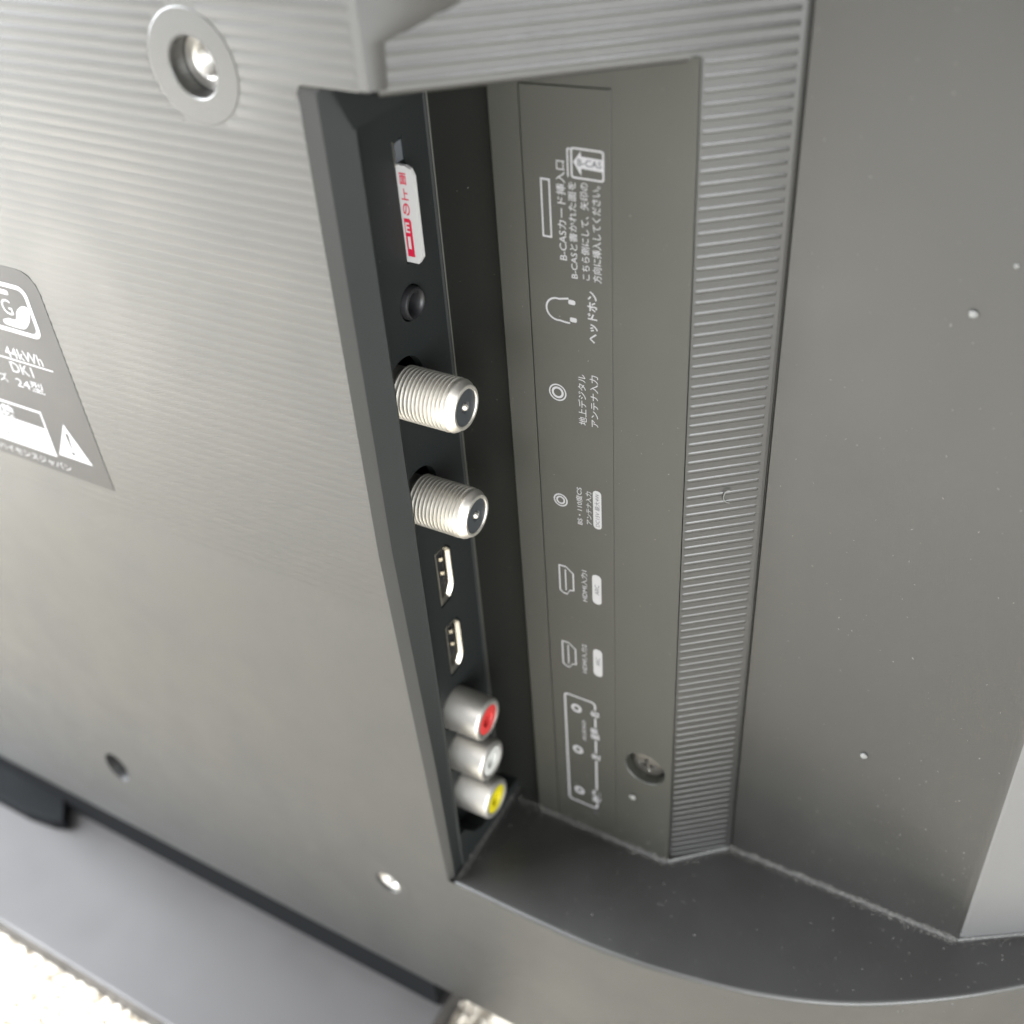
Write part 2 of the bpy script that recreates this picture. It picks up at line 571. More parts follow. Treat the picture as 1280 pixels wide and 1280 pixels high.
def fillet(p, q, nx, ny, r=0.9):
    """p,q: XY ends of the wall foot; (nx,ny) out of the wall"""
    rows = []
    for k in range(6):
        t = R(90 * k / 5)
        o, z = r * (1 - math.cos(t)), r * (1 - math.sin(t))
        o, z = r - r * math.sin(R(90) - t) if False else r * (1 - math.sin(t)), r * (1 - math.cos(t))
        rows.append([(p[0] + nx * o, p[1] + ny * o, z + 0.01), (q[0] + nx * o, q[1] + ny * o, z + 0.01)])
    mb.strip(rows)


fillet((0, 1.2), (0, GRV), 1, 0, 1.0)
fillet((8.2, FLAB), (XS, FLAB), 0, -1, 1.0)
fillet((XS, FLAB), (SL1[0], SL1[1]), SLN.x, SLN.y, 0.9)
fillet((SL1[0] + 0.4, YR), (XF, YR), 0, -1, 0.9)
nn = Vector((18, -27.8)).normalized()
fillet((XF, YR), (134, 57), nn.x, nn.y, 0.8)
mb.build("corner_fillet", M["plastic"], bulge, smooth=50)

# --- walls inside the recess
mb = MB()
mb.fill([(5, -1), (28.3, -1), (GRV + 1, -1), (GRV + 1, 3.6), (14, 5.0), (10.5, 7.2), (7.0, 12.0), (5.0, 12.4)], [], lambda y, z: (0, y, z))
mb.strip([[(0, 5.0, 12.4), (0, 7, 12.0), (0, 10.5, 7.2), (0, 14, 5.0), (0, GRV + 1, 3.6)], [(XP - 1, 5, 9.5), (XP - 1, 7, 9.0), (XP - 1, 10.5, 5), (XP - 1, 14, 3.0), (XP - 1, GRV + 1, 2.4)]])
mb.build("recess_wall", M["plate"], TV)
mb = MB()
mb.fill([(4.6, 177.5), (GRV + 1, 177.5), (GRV + 1, ZTOP), (1.0, ZTOP)], [], lambda y, z: (0, y, z))
mb.strip([[(0, 4.6, 177.5), (0, GRV + 1, 177.5)], [(XP - 1, 4.6, 177.5), (XP - 1, GRV + 1, 177.5)]])
mb.face([(-5.3, 1.1, ZTOP - 0.2), (XS, slope_y(XS), ZTOP - 0.2), (XS, 36, ZTOP - 0.2), (-5.3, 36, ZTOP - 0.2)])
mb.build("recess_ceiling", M["plate"], TV)

mb = MB()
mb.face([(XP - 1, GRV, -1), (8.0, GRV, -1), (8.0, GRV, ZTOP), (XP - 1, GRV, ZTOP)])
groove = mb.build("groove_floor", M["groove"], TV)

# --- plate that carries the sockets
F_POS = [(15.8, 125.8), (15.7, 101.8)]
RCA_POS = [(17.5, 41.1), (17.3, 27.2), (17.3, 13.2)]
JACK = (20.6, 141.2)
HDMI_POS = [(20.4, 78.7), (20.7, 57.9)]
SLOT = (21.0, 23.9, 148.2, 169.6)


def hdmi_loop(cy, cz, g=0.0):
    """D-shaped outline, long side towards the front, cut corners deeper in"""
    h, d = 6.8 + g, 2.35 + g
    return [(cy - d, cz - h), (cy - d, cz + h), (cy + d * 0.15, cz + h), (cy + d * 0.55, cz + h * 0.93), (cy + d, cz + h * 0.72), (cy + d, cz - h * 0.62), (cy + d * 0.62, cz - h * 0.86), (cy + d * 0.2, cz - h * 0.98)]


mb = MB()
holes = []
for cy, cz in F_POS:
    holes.append(circle(cy, cz + 0.8, 5.9, 32))
for cy, cz in RCA_POS:
    holes.append(circle(cy, cz, 5.6, 28))
holes.append(circle(JACK[0], JACK[1], 3.35, 28))
for cy, cz in HDMI_POS:
    holes.append(hdmi_loop(cy, cz, 0.62))
holes.append([(SLOT[0], SLOT[2]), (SLOT[1], SLOT[2]), (SLOT[1], SLOT[3]), (SLOT[0], SLOT[3] - 1.2)])
mb.fill([(6.0, 2.0), (GRV - 0.6, 2.0), (GRV - 0.6, 178), (6.0, 178)], holes, lambda y, z: (XP, y, z))
for h in holes:
    mb.strip([[(XP, y, z) for y, z in h], [(XP - 1.6, y, z) for y, z in h]], close=True)
mb.face([(XP, GRV - 0.6, 2), (XP, GRV - 0.6, 178), (XP + 0.5, GRV, 178), (XP + 0.5, GRV, 2)])
plate = mb.build("socket_plate", M["plate"], TV)
mb = MB()
mb.face([(XP - 9, 6, 1), (XP - 9, GRV + 2, 1), (XP - 9, GRV + 2, 180), (XP - 9, 6, 180)])
mb.build("inner_board", M["black"], plate)
mb = MB()
rows = []
for k in range(7):
    t = R(180 * k / 6)
    rows.append([(XP + 0.45 + 0.22 * math.cos(t), GRV - 0.05 - 0.26 * math.sin(t), z) for z in (2, 178)])
mb.strip(rows)
mb.build("seam_bead", M["panel"], plate, smooth=60)

# F connectors
for cy, cz in F_POS:
    f = empty("coaxial_connector", (XP, cy, cz), TV)
    prof = [(XP - 5, 4.4), (XP - 0.2, 4.4), (XP, 4.9)]
    x = XP + 0.25
    for k in range(13):
        prof += [(x, 4.98), (x + 0.16, 4.98), (x + 0.44, 4.48), (x + 0.56, 4.48)]
        x += 0.82
    prof += [(x, 4.9), (x + 0.25, 4.9), (x + 0.6, 4.75), (x + 1.25, 4.25), (x + 1.6, 4.15), (x + 1.75, 4.0), (x + 1.8, 3.75), (x + 1.75, 3.5), (x + 1.5, 3.4), (x + 0.9, 3.35)]
    lathe_obj("threaded_barrel", prof, (cy, cz), 'x', M["nickel"], f, 48, 28)
    tip = x + 1.5
    lathe_obj("insulator", [(tip - 1, 3.45), (tip, 3.4), (tip + 0.05, 3.1), (tip + 0.02, 1.2), (tip - 0.35, 0.75), (tip - 1.0, 0.7)], (cy, cz), 'x', M["insulator"], f, 36, 35)
    lathe_obj("centre_contact", [(tip - 1, 0.8), (tip - 0.1, 0.62), (tip + 0.25, 0.5), (tip + 0.42, 0.26), (tip + 0.46, 0.01)], (cy, cz), 'x', M["nickel"], f, 20, 50)

# RCA sockets
for (cy, cz), c in zip(RCA_POS, ("red", "white", "yellow")):
    f = empty("phono_socket", (XP, cy, cz), TV)
    f["label"] = c + " phono socket with a metal sleeve"
    x1 = XP + 8.9
    lathe_obj("sleeve", [(XP - 3, 5.0), (XP + 0.4, 5.15), (XP + 0.6, 5.1), (x1 - 0.8, 5.05), (x1 - 0.3, 4.85), (x1, 4.4), (x1, 3.85), (x1 - 0.15, 3.6), (x1 - 1.0, 3.5)], (cy, cz), 'x', M["satin"], f, 44, 35)
    lathe_obj("coloured_insert", [(x1 - 1.2, 3.6), (x1 - 0.35, 3.85), (x1 - 0.2, 3.4), (x1 - 0.2, 1.9), (x1 - 0.4, 1.7), (x1 - 2.5, 1.6)], (cy, cz), 'x', M[c], f, 36, 35)
    lathe_obj("centre_contact", [(x1 - 2.4, 1.75), (x1 - 2.5, 0.9), (x1 - 2.7, 0.0)], (cy, cz), 'x', M[c], f, 20, 35)

# headphone jack
f = empty("headphone_jack", (XP, JACK[0], JACK[1]), TV)
lathe_obj("collar", [(XP - 2, 3.0), (XP + 0.7, 3.0), (XP + 1.0, 2.85), (XP + 1.1, 2.55), (XP + 0.95, 2.2), (XP + 0.5, 1.95), (XP - 0.5, 1.8), (XP - 6, 1.75)], JACK, 'x', M["jack"], f, 36, 40)
lathe_obj("contact_ring", [(XP - 2.0, 1.74), (XP - 2.4, 1.5), (XP - 3.0, 1.5)], JACK, 'x', M["shell"], f, 28, 40)

# HDMI sockets
for cy, cz in HDMI_POS:
    f = empty("digital_video_socket", (XP, cy, cz), TV)
    mb = MB()
    o_, i_ = hdmi_loop(cy, cz, 0.18), hdmi_loop(cy, cz, -0.5)
    xf = XP - 0.12
    m_ = hdmi_loop(cy, cz, 0.02)
    mb.strip([[(XP - 8, y, z) for y, z in o_], [(xf - 0.05, y, z) for y, z in o_], [(xf, y, z) for y, z in m_], [(xf - 0.75, y, z) for y, z in i_], [(XP - 8, y, z) for y, z in i_]], close=True)
    mb.build("metal_shell", M["shell"], f, smooth=25)
    mb = MB()
    mb.box(XP - 7.5, XP - 0.9, cy - 1.9, cy + 0.75, cz - 3.4, cz + 6.2)
    mb.build("contact_tongue", M["jack"], f)
    for dz in (3.9, 0.2):
        mb = MB()
        rows = []
        for k in range(5):
            t = math.pi * k / 4
            rows.append([(XP - 0.9 + 0.55 * math.sin(t), cy - 0.5 + 1.1 * k / 4, cz + dz + q) for q in (-0.42, -0.2, 0.2, 0.42)])
        mb.strip(rows)
        mb.build("spring_contact", M["contact"], f, smooth=60)

# --- panel with the printing: three plates with hairline gaps
XA, XB, XC = 7.6, 13.35, 28.75
mb = MB()
mb.strip([[(XA, GRV, -1), (XA, GRV, ZTOP)], [(XA, FLAB + 0.25, -1), (XA, FLAB + 0.25, ZTOP)], [(XA + 0.25, FLAB, -1), (XA + 0.25, FLAB, ZTOP)], [(XB - 0.13, FLAB, -1), (XB - 0.13, FLAB, ZTOP)], [(XB - 0.13, FLAB + 0.8, -1), (XB - 0.13, FLAB + 0.8, ZTOP)]])
mb.face([(XB - 0.3, FLAB + 0.7, -1), (XC + 0.3, FLAB + 0.7, -1), (XC + 0.3, FLAB + 0.7, ZTOP), (XB - 0.3, FLAB + 0.7, ZTOP)])
mb.strip([[(XB - 0.13, FLAB, 178.4), (XC + 0.13, FLAB, 179.0)], [(XB - 0.13, FLAB, ZTOP), (XC + 0.13, FLAB, ZTOP)]])
mb.face([(XB - 0.13, FLAB, 178.4), (XC + 0.13, FLAB, 179.0), (XC + 0.13, FLAB + 0.8, 179.0), (XB - 0.13, FLAB + 0.8, 178.4)])
SCR = (36.0, 30.6)
mb.fill([(XC + 0.1, -1), (XS + 0.2, -1), (XS + 0.2, ZTOP), (XC + 0.1, ZTOP)], [circle(SCR[0], SCR[1], 4.9, 40)], lambda x, z: (x, FLAB, z))
mb.face([(XC + 0.1, FLAB, -1), (XC + 0.1, FLAB, ZTOP), (XC + 0.1, FLAB + 0.8, ZTOP), (XC + 0.1, FLAB + 0.8, -1)])
mb.strip([[(x, FLAB, z) for x, z in circle(*SCR, 4.9, 40)], [(x, FLAB + 0.25, z) for x, z in circle(*SCR, 4.65, 40)], [(x, FLAB + 3.4, z) for x, z in circle(*SCR, 4.5, 40)]], close=True)
mb.fill(circle(*SCR, 4.5, 40), [], lambda x, z: (x, FLAB + 3.4, z))
panel = mb.build("printed_recess_floor", M["panel"], TV)
mb = MB()
mb.strip([[(XB, FLAB + 0.5, -0.5), (XB, FLAB + 0.5, 178.2), (XC, FLAB + 0.5, 178.8), (XC, FLAB + 0.5, -0.5)], [(XB, FLAB + 0.05, -0.5), (XB, FLAB + 0.05, 178.2), (XC, FLAB + 0.05, 178.8), (XC, FLAB + 0.05, -0.5)], [(XB + 0.12, FLAB, -0.4), (XB + 0.12, FLAB, 178.08), (XC - 0.1, FLAB, 178.68), (XC - 0.1, FLAB, -0.4)]], close=True)
mb.fill([(XB + 0.12, -0.4), (XB + 0.12, 178.08), (XC - 0.1, 178.68), (XC - 0.1, -0.4)], [], lambda x, z: (x, FLAB, z))
strip = mb.build("socket_legend_plate", M["panel"], TV)

# crosshead screw in its well
mb = MB()
rows = []
NR, NA = 14, 64
yh = FLAB + 1.2
for i in range(NR + 1):
    r = 3.85 * i / NR
    row = []
    for k in range(NA):
        a = 2 * math.pi * k / NA + R(20)
        u, v = r * math.cos(a - R(20) + R(12)), r * math.sin(a - R(20) + R(12))
        dep = 0
        if (abs(u) < 0.42 and abs(v) < 1.9) or (abs(v) < 0.42 and abs(u) < 1.9):
            dep = 1.0 * (1 - max(abs(u), abs(v)) / 2.6)
        dome = 0.75 * (r / 3.85) ** 2.4
        row.append((SCR[0] + r * math.cos(a), yh + dome + dep, SCR[1] + r * math.sin(a)))
    rows.append(row)
rows.append([(SCR[0] + 3.85 * math.cos(2 * math.pi * k / NA + R(20)), FLAB + 3.4, SCR[1] + 3.85 * math.sin(2 * math.pi * k / NA + R(20))) for k in range(NA)])
mb.strip(rows, close=True)
mb.build("crosshead_screw", M["screw"], panel, smooth=30)

# --- printing on the legend plate
PY = FLAB - 0.035
PR = M["print"]


def P(x, z):
    return (x, PY, z)


def P2(x, z):
    return (x, PY - 0.03, z)


text_up("printed_text", "B-CASカード挿入口", 19.2, 20.85, 150.6, 167.2, PY, PR, strip)
text_up("printed_text", "B-CASと書かれた面を", 21.25, 22.7, 147.7, 164.1, PY, PR, strip)
text_up("printed_text", "こちら側にして、矢印の", 23.35, 24.85, 147.8, 164.2, PY, PR, strip)
text_up("printed_text", "方向に挿入してください。", 25.35, 26.95, 147.7, 164.0, PY, PR, strip)
# insertion slot mark
mb = MB()
outline(mb, [(16.4, 154.1), (18.15, 154.1), (18.15, 164.0), (16.4, 164.0)], [(16.68, 154.4), (17.87, 154.4), (17.87, 163.7), (16.68, 163.7)], P)
mb.build("printed_slot_mark", PR, strip)
# card mark with the arrow
mb = MB()
outline(mb, rrect(21.9, 27.6, 164.7, 169.6, 0.5), rrect(22.2, 27.3, 165.0, 169.3, 0.3), P)
mb.fill([(21.25, 164.9), (21.5, 164.7), (21.5, 169.4), (21.25, 169.2)], [], P)
mb.fill([(21.5, 169.15), (21.9, 169.15), (21.9, 169.4), (21.5, 169.4)], [], P)
mb.fill([(22.35, 167.3), (23.7, 165.25), (23.7, 166.4), (27.3, 166.3), (27.3, 168.2), (23.7, 168.3), (23.7, 169.1)], [], P)
mk = mb.build("printed_card_mark", PR, strip)
text_level("printed_text", "B-CAS", 23.1, 27.2, 166.8, 167.9, PY - 0.03, M["print_grey"], strip)
# headphone mark
mb = MB()
arc = [(18.6 + 2.1 * math.cos(R(a)), 141.35 + 2.05 * math.sin(R(a))) for a in range(70, 291, 10)]
arc = [(20.75, 143.75)] + [(20.0, 143.6)] + arc[1:-1] + [(20.0, 139.2), (20.9, 139.2)]
arc = catmull(arc, 4)
rows = []
for i, p in enumerate(arc):
    a = Vector(arc[max(0, i - 1)]); b = Vector(arc[min(len(arc) - 1, i + 1)])
    d = (b - a).normalized() * 0.16
    rows.append([P(p[0] - d.y, p[1] + d.x), P(p[0] + d.y, p[1] - d.x)])
mb.strip(rows)
mb.fill(rrect(20.7, 22.0, 142.75, 143.6, 0.3), [], P)
mb.fill(rrect(20.9, 22.2, 139.5, 140.35, 0.3), [], P)
mb.build("printed_headphone_mark", PR, strip)
text_up("printed_text", "ヘッドホン", 24.25, 26.1, 136.3, 145.9, PY, PR, strip, 0.02)


def rings(cx, cz, radii, name="printed_ring_mark"):
    mb = MB()
    for ro, ri in radii:
        outline(mb, circle(cx, cz, ro, 40), circle(cx, cz, ri, 40), P)
    return mb.build(name, PR, strip)


rings(17.95, 124.7, [(1.75, 1.48), (1.2, 0.78)])
text_up("printed_text", "地上デジタル", 22.0, 23.6, 119.1, 129.6, PY, PR, strip)
text_up("printed_text", "アンテナ入力", 24.4, 26.0, 119.2, 129.9, PY, PR, strip)
rings(17.6, 100.4, [(1.5, 1.22), (0.95, 0.62)])
text_up("printed_text", "BS・110度CS", 20.95, 22.25, 95.8, 104.7, PY, PR, strip)
text_up("printed_text", "アンテナ入力", 23.0, 24.2, 96.4, 104.3, PY, PR, strip)


def pill(x0, x1, z0, z1, s, zs0, zs1, xs0, xs1):
    mb = MB()
    mb.fill(rrect(x0, x1, z0, z1, (x1 - x0) * 0.45), [], P)
    b = mb.build("printed_pill", M["sticker_white"], strip)
    text_up("printed_text", s, xs0, xs1, zs0, zs1, PY - 0.03, M["print_grey"], strip, 0.0)


pill(24.5, 26.25, 95.9, 105.0, "DC15V 最大4W", 96.5, 104.4, 24.85, 25.9)


def hdmi_mark(cx, cz):
    def loop(g):
        return [(cx - 1.6 - g, cz - 3.2 - g), (cx - 1.6 - g, cz + 3.4 + g), (cx - 0.1, cz + 3.5 + g), (cx + 1.5 + g, cz + 2.1 + g * 0.5), (cx + 1.5 + g, cz - 2.4 - g * 0.5), (cx + 0.55, cz - 2.7 - g), (cx, cz - 3.9 - g), (cx - 0.9, cz - 3.8 - g)]
    mb = MB()
    outline(mb, loop(0.16), loop(-0.16), P)
    mb.fill([(cx - 0.38, cz - 2.9), (cx - 0.1, cz - 2.9), (cx - 0.1, cz + 2.7), (cx - 0.38, cz + 2.7)], [], P)
    mb.build("printed_socket_mark", PR, strip)


hdmi_mark(18.2, 80.2)
text_up("printed_text", "HDMI入力1", 21.5, 22.85, 75.9, 84.2, PY, PR, strip)
pill(23.95, 25.95, 76.2, 84.0, "ARC", 78.8, 81.4, 24.5, 25.5)
hdmi_mark(18.1, 58.8)
text_up("printed_text", "HDMI入力2", 21.0, 22.35, 54.8, 63.4, PY, PR, strip)
pill(23.8, 25.9, 55.2, 63.2, "ARC", 58.4, 60.8, 24.4, 25.4)
# audio and video frame
mb = MB()
outline(mb, rrect(16.3, 24.15, 9.0, 46.4, 1.0), rrect(16.75, 23.7, 9.45, 45.95, 0.7), P)
mb.build("printed_frame_mark", PR, strip)
for cz in (42.4, 28.4, 13.6):
    rings(19.3, cz, [(1.3, 0.62)])
text_up("printed_text", "AUDIO", 20.6, 21.5, 32.4, 39.2, PY, PR, strip)
for s, z0, z1 in (("右", 41.6, 43.6), ("音声", 34.2, 37.8), ("左", 27.2, 29.2), ("映像", 11.8, 16.0)):
    mb = MB()
    mb.face([(22.5, PY - 0.02, z0 - 0.35), (25.0, PY - 0.02, z0 - 0.35), (25.0, PY - 0.02, z1 + 0.35), (22.5, PY - 0.02, z1 + 0.35)])
    mb.build("printed_gap", M["panel"], strip)
    text_up("printed_text", s, 22.65, 24.95, z0, z1, PY - 0.04, PR, strip, 0.03)
text_up("printed_text", "入力", 22.7, 24.3, 6.2, 9.0, PY - 0.04, M["print_grey"], strip, 0.02)

# --- screw bosses of the rear panel
for k, (cx, cz, r) in enumerate(vesa):
    f = empty("mounting_hole", (cx, 0, cz), TV)
    if k == 2:
        mb = MB()
        e = circle(cx, cz, r, 32, ry=r * 1.35)
        mb.strip([[(x, 0, z) for x, z in e], [(cx + (x - cx) * 0.9, 0.6, cz + (z - cz) * 0.9) for x, z in e], [(cx + (x - cx) * 0.8, 6, cz + (z - cz) * 0.8) for x, z in e]], close=True)
        mb.fill([(cx + (x - cx) * 0.8, cz + (z - cz) * 0.8) for x, z in e], [], lambda x, z: (x, 6, z))
        mb.build("blind_hole", M["black"], f, smooth=40)
        continue
    rb, hb = (8.3, 0.09) if k == 0 else (6.4, 0.05)
    dep = 3.0 if k == 0 else 0.8
    lathe_obj("boss", [(0.3, rb + 0.15), (-hb + 0.05, rb), (-hb, rb - 0.12), (-hb, r + 0.25), (-hb + 0.2, r), (6.5, r - 0.1)], (cx, cz), 'y', M["plastic"], f, 56, 9)
    ri = 2.2
    prof = [(dep + 0.3, r - 0.05), (dep, r - 0.2), (dep, ri + 0.5), (dep + 0.3, ri + 0.1)]
    y = dep + 0.4
    for q in range(9):
        prof += [(y, ri), (y + 0.35, ri + 0.3)]
        y += 0.7
    prof += [(y, 0.05)]
    lathe_obj("threaded_insert", prof, (cx, cz), 'y', M["satin"], f, 40, 30)

# --- rating label on the rear panel
LY = -0.10
mb = MB()
loop = [(-152, 92.0), (-75.5, 92.0)] + [(-77.2, 138.5), (-77.7, 140.2), (-78.8, 141.6), (-80.4, 142.4), (-82, 142.6)] + [(-152, 142.6)]
mb.fill(loop, [], lambda x, z: (x, LY, z))
mb.strip([[(x, LY, z) for x, z in loop], [(x, 0.05, z) for x, z in loop]], close=True)
rl = mb.build("rating_label", M["sticker"], TV)
rl["label"] = "dark rating label with white printing"
SW = M["sticker_white"]
LP = LY - 0.04


def Q(x, z):
    return (x, LP, z)


def Qn(x, z):
    return (x, LP - 0.04, z)


# mark in a rounded box: letter and hand
mb = MB()
outline(mb, rrect(-110, -81.2, 127.3, 138.9, 2.2), rrect(-109, -82.2, 128.3, 137.9, 1.6), Q)
mb.fill(rrect(-106, -86.8, 136.1, 137.2, 0.5), [], Q)
mb.fill(catmull([(-91.6, 129.9), (-91.2, 128.95), (-87.0, 128.8), (-85.0, 129.4), (-83.0, 131.6), (-82.3, 134.0), (-83.4, 134.5), (-84.9, 133.9), (-86.4, 132.6), (-87.5, 130.7), (-89.6, 130.6), (-91.6, 129.9)], 4)[:-1], [], Q)
mb.build("printed_mark", SW, rl)
text_level("printed_text", "G", -90.3, -87.4, 131.5, 135.0, LP, SW, rl, 0.0)
text_level("printed_text", "44kWh", -95.0, -84.0, 120.7, 123.3, LP, SW, rl, 0.0)
mb = MB()
mb.face([Q(-120, 120.05), Q(-81.6, 120.05), Q(-81.6, 120.4), Q(-120, 120.4)])
mb.build("printed_rule", SW, rl)
text_level("printed_text", "DK1", -95.0, -88.5, 117.0, 119.5, LP, SW, rl, 0.0)
text_level("printed_text", "24型", -95.2, -86.9, 113.3, 115.9, LP, SW, rl, 0.0)
text_level("printed_text", "サイズ", -106.5, -97.7, 113.6, 115.9, LP, SW, rl, 0.0)
mb = MB()
outline(mb, [(-135, 96.4), (-90.9, 96.4), (-90.9, 108.1), (-135, 108.1)], [(-134.4, 97.0), (-91.4, 97.0), (-91.4, 107.5), (-134.4, 107.5)], Q)
mb.face([Q(-134.2, 97.0), Q(-91.4, 97.0), Q(-91.4, 103.6), Q(-134.2, 103.6)])
mb.build("printed_warning_box", SW, rl)
text_level("printed_text", "感電の危険", -118.5, -100.3, 103.9, 107.0, LP, SW, rl, 0.03)
text_level("printed_text", "キャビネットを開けないでください", -130, -93.2, 100.7, 102.4, LP - 0.03, M["print_grey"], rl, 0.0)
text_level("printed_text", "内部には高電圧部分があります", -130, -97, 98.0, 99.7, LP - 0.03, M["print_grey"], rl, 0.0)
mb = MB()
mb.fill([(-89.9, 97.4), (-79.7, 97.4), (-84.7, 106.7)], [], Q)
mb.build("printed_warning_triangle", SW, rl)
mb = MB()
mb.fill([(-85.3, 104.3), (-84.3, 104.3), (-84.6, 100.4), (-84.95, 100.4)], [], Qn)
mb.fill(circle(-84.8, 99.1, 0.5, 12), [], Qn)
mb.build("printed_exclamation_mark", M["sticker"], rl)
text_level("printed_text", "ハイセンスジャパン", -110.5, -87.6, 93.2, 95.1, LP, SW, rl, 0.0)

# --- front of the set and stand
mb = MB()
mb.box(-318, 176, 62, 74, ZBOT + 1, ZMAX + 30)
mb.build("front_bezel", M["plastic"], TV)
mb = MB()
mb.face([(-312, 74.1, ZBOT + 12), (170, 74.1, ZBOT + 12), (170, 74.1, ZMAX + 24), (-312, 74.1, ZMAX + 24)])
mb.build("screen", M["screen"], TV)

BZ0, BZ1 = FLOOR + 3.0, -80.0
mb = MB()
lo = rrect(-420, -15.4, -36.5, 90, 2.2)
lo2 = rrect(-419.2, -16.2, -35.7, 89.2, 1.6)
mb.strip([[(x, y, BZ0) for x, y in lo], [(x, y, BZ1 - 0.9) for x, y in lo], [(x, y, BZ1 - 0.25) for x, y in rrect(-419.8, -15.65, -36.25, 89.8, 2.0)], [(x, y, BZ1) for x, y in lo2]], close=True)
mb.fill(lo2, [], lambda x, y: (x, y, BZ1))
mb.fill(lo, [], lambda x, y: (x, y, BZ0))
mb.build("stand_base", M["stand"], TV, smooth=40)
for fx, fy in ((-40, -20), (-40, 74), (-395, -20), (-395, 74)):
    lathe = MB()
    lathe.strip([[(fx + r * math.cos(k * math.pi / 8), fy + r * math.sin(k * math.pi / 8), z) for k in range(16)] for z, r in ((BZ0, 7), (FLOOR + 0.3, 7), (FLOOR, 6.4))], close=True)
    lathe.build("rubber_foot", M["neck"], TV)
mb = MB()
rows = []
for z, x1, y0 in ((BZ1 - 0.1, -172, 10), (ZBOT + 3, -176, 12)):
    rows.append([(x, y, z) for x, y in rrect(-300, x1, y0, 46, 4.5)])
mb.strip(rows, close=True)
mb.build("stand_neck", M["neck"], TV, smooth=50)
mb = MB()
mb.box(-298, -17.5, 5.2, 40, BZ1 - 0.1, ZBOT - 0.4)  # added near-black box standing in for the set's shade on the base
mb.build("under_set_shade", M["neck"], TV)
mb = MB()
foot = [(-300, -5.0), (-178, -4.5), (-167, -3.0), (-163, -1.5), (-166, 2.0), (-178, 14), (-300, 14)]
mb.strip([[(x, y, BZ1 - 0.1) for x, y in foot], [(x, y, BZ1 + 4.2) for x, y in foot], [(x * 1.0 - 0.8, y * 0.9 + 0.4, BZ1 + 5.0) for x, y in foot]], close=True)
mb.fill([(x * 1.0 - 0.8, y * 0.9 + 0.4) for x, y in foot], [], lambda x, y: (x, y, BZ1 + 5.0))
mb.build("neck_flange", M["neck"], TV)

# ------------------------------------------------------------------ card in its slot (a thing of its own)
CY0, CY1 = 21.45, 22.2
cx0, cx1 = XP - 12, XP + 3.0
z0, z1 = 148.5, 165.4
face = [(cx0, z0), (cx1 - 0.9, z0), (cx1, z0 + 1.3), (cx1, z1 - 1.6), (cx1 - 0.5, z1 - 0.45), (cx1 - 1.6, z1), (cx0, z1)]
card = empty("chip_card", (XP, 22.2, z0))
tag(card, "small white chip card with red printing pushed into the top slot", "card")
mb = MB()
mb.fill(face, [], lambda x, z: (x, CY0, z))
mb.fill(face, [], lambda x, z: (x, CY1, z))
mb.strip([[(x, CY0, z) for x, z in face], [(x, CY1, z) for x, z in face]], close=True)
mb.build("card_body", M["card_white"], card)
cp = lambda x, z: (x, CY0 - 0.03, z)
mb = MB()
mb.fill([(XP + 0.1, 149.6), (XP + 1.5, 149.6), (XP + 1.5, 156.0), (XP + 1.2, 156.4), (XP + 0.1, 156.4)], [], cp)
red = mb.build("red_block", M["card_red"], card)
text_level("printed_text", "E", XP + 0.25, XP + 1.1, 153.9, 155.7, CY0 - 0.06, M["card_white"], card, 0.02)
text_level("printed_text", "1", XP + 0.45, XP + 1.0, 151.0, 153.2, CY0 - 0.06, M["card_white"], card, 0.05)
for t_, a, b in (("の", 156.9, 159.1), ("上", 159.6, 161.6), ("面", 162.2, 164.2)):
    text_level("printed_text", t_, XP + 0.2, XP + 1.55, a, b, CY0 - 0.04, M["card_red"], card, 0.02)
# bright metal edge of the slot above the card
mb = MB()
mb.box(XP - 1.5, XP + 0.12, SLOT[0] - 0.1, SLOT[0] + 0.12, 165.2, 169.2)
mb.build("slot_edge", M["shell"], plate)
mb = MB()
mb.box(XP - 1.0, XP - 0.35, SLOT[0] + 0.9, SLOT[1] - 0.02, SLOT[2] + 17.2, SLOT[3] - 0.9)
mb.build("slot_liner", M["liner"], plate)

# ------------------------------------------------------------------ dust and lint


def fleck(mb, p, n, t, l, w_, h):
    """tiny flattened octahedron lying on a surface: p point, n normal, t long direction"""
    b = n.cross(t).normalized()
    c = p + n * (h * 0.5)
    i = len(mb.v)
    for q in (t * l, b * w_, -t * l, -b * w_, n * h * 0.6, -n * h * 0.45):
        mb.v.append(tuple(c + q * 1.0))
    for f in ((0, 1, 4), (1, 2, 4), (2, 3, 4), (3, 0, 4), (1, 0, 5), (2, 1, 5), (3, 2, 5), (0, 3, 5)):
        mb.f.append([i + k for k in f])


def rnd_fleck(mb, p, n, smin, smax):
    n = Vector(n).normalized()
    t = n.cross(Vector((random.uniform(-1, 1), random.uniform(-1, 1), random.uniform(-1, 1)))).normalized()
    s = smin + (smax - smin) * random.random() ** 3
    fleck(mb, Vector(p), n, t, s * random.uniform(0.6, 1.6), s * random.uniform(0.35, 0.7), s * 0.5)


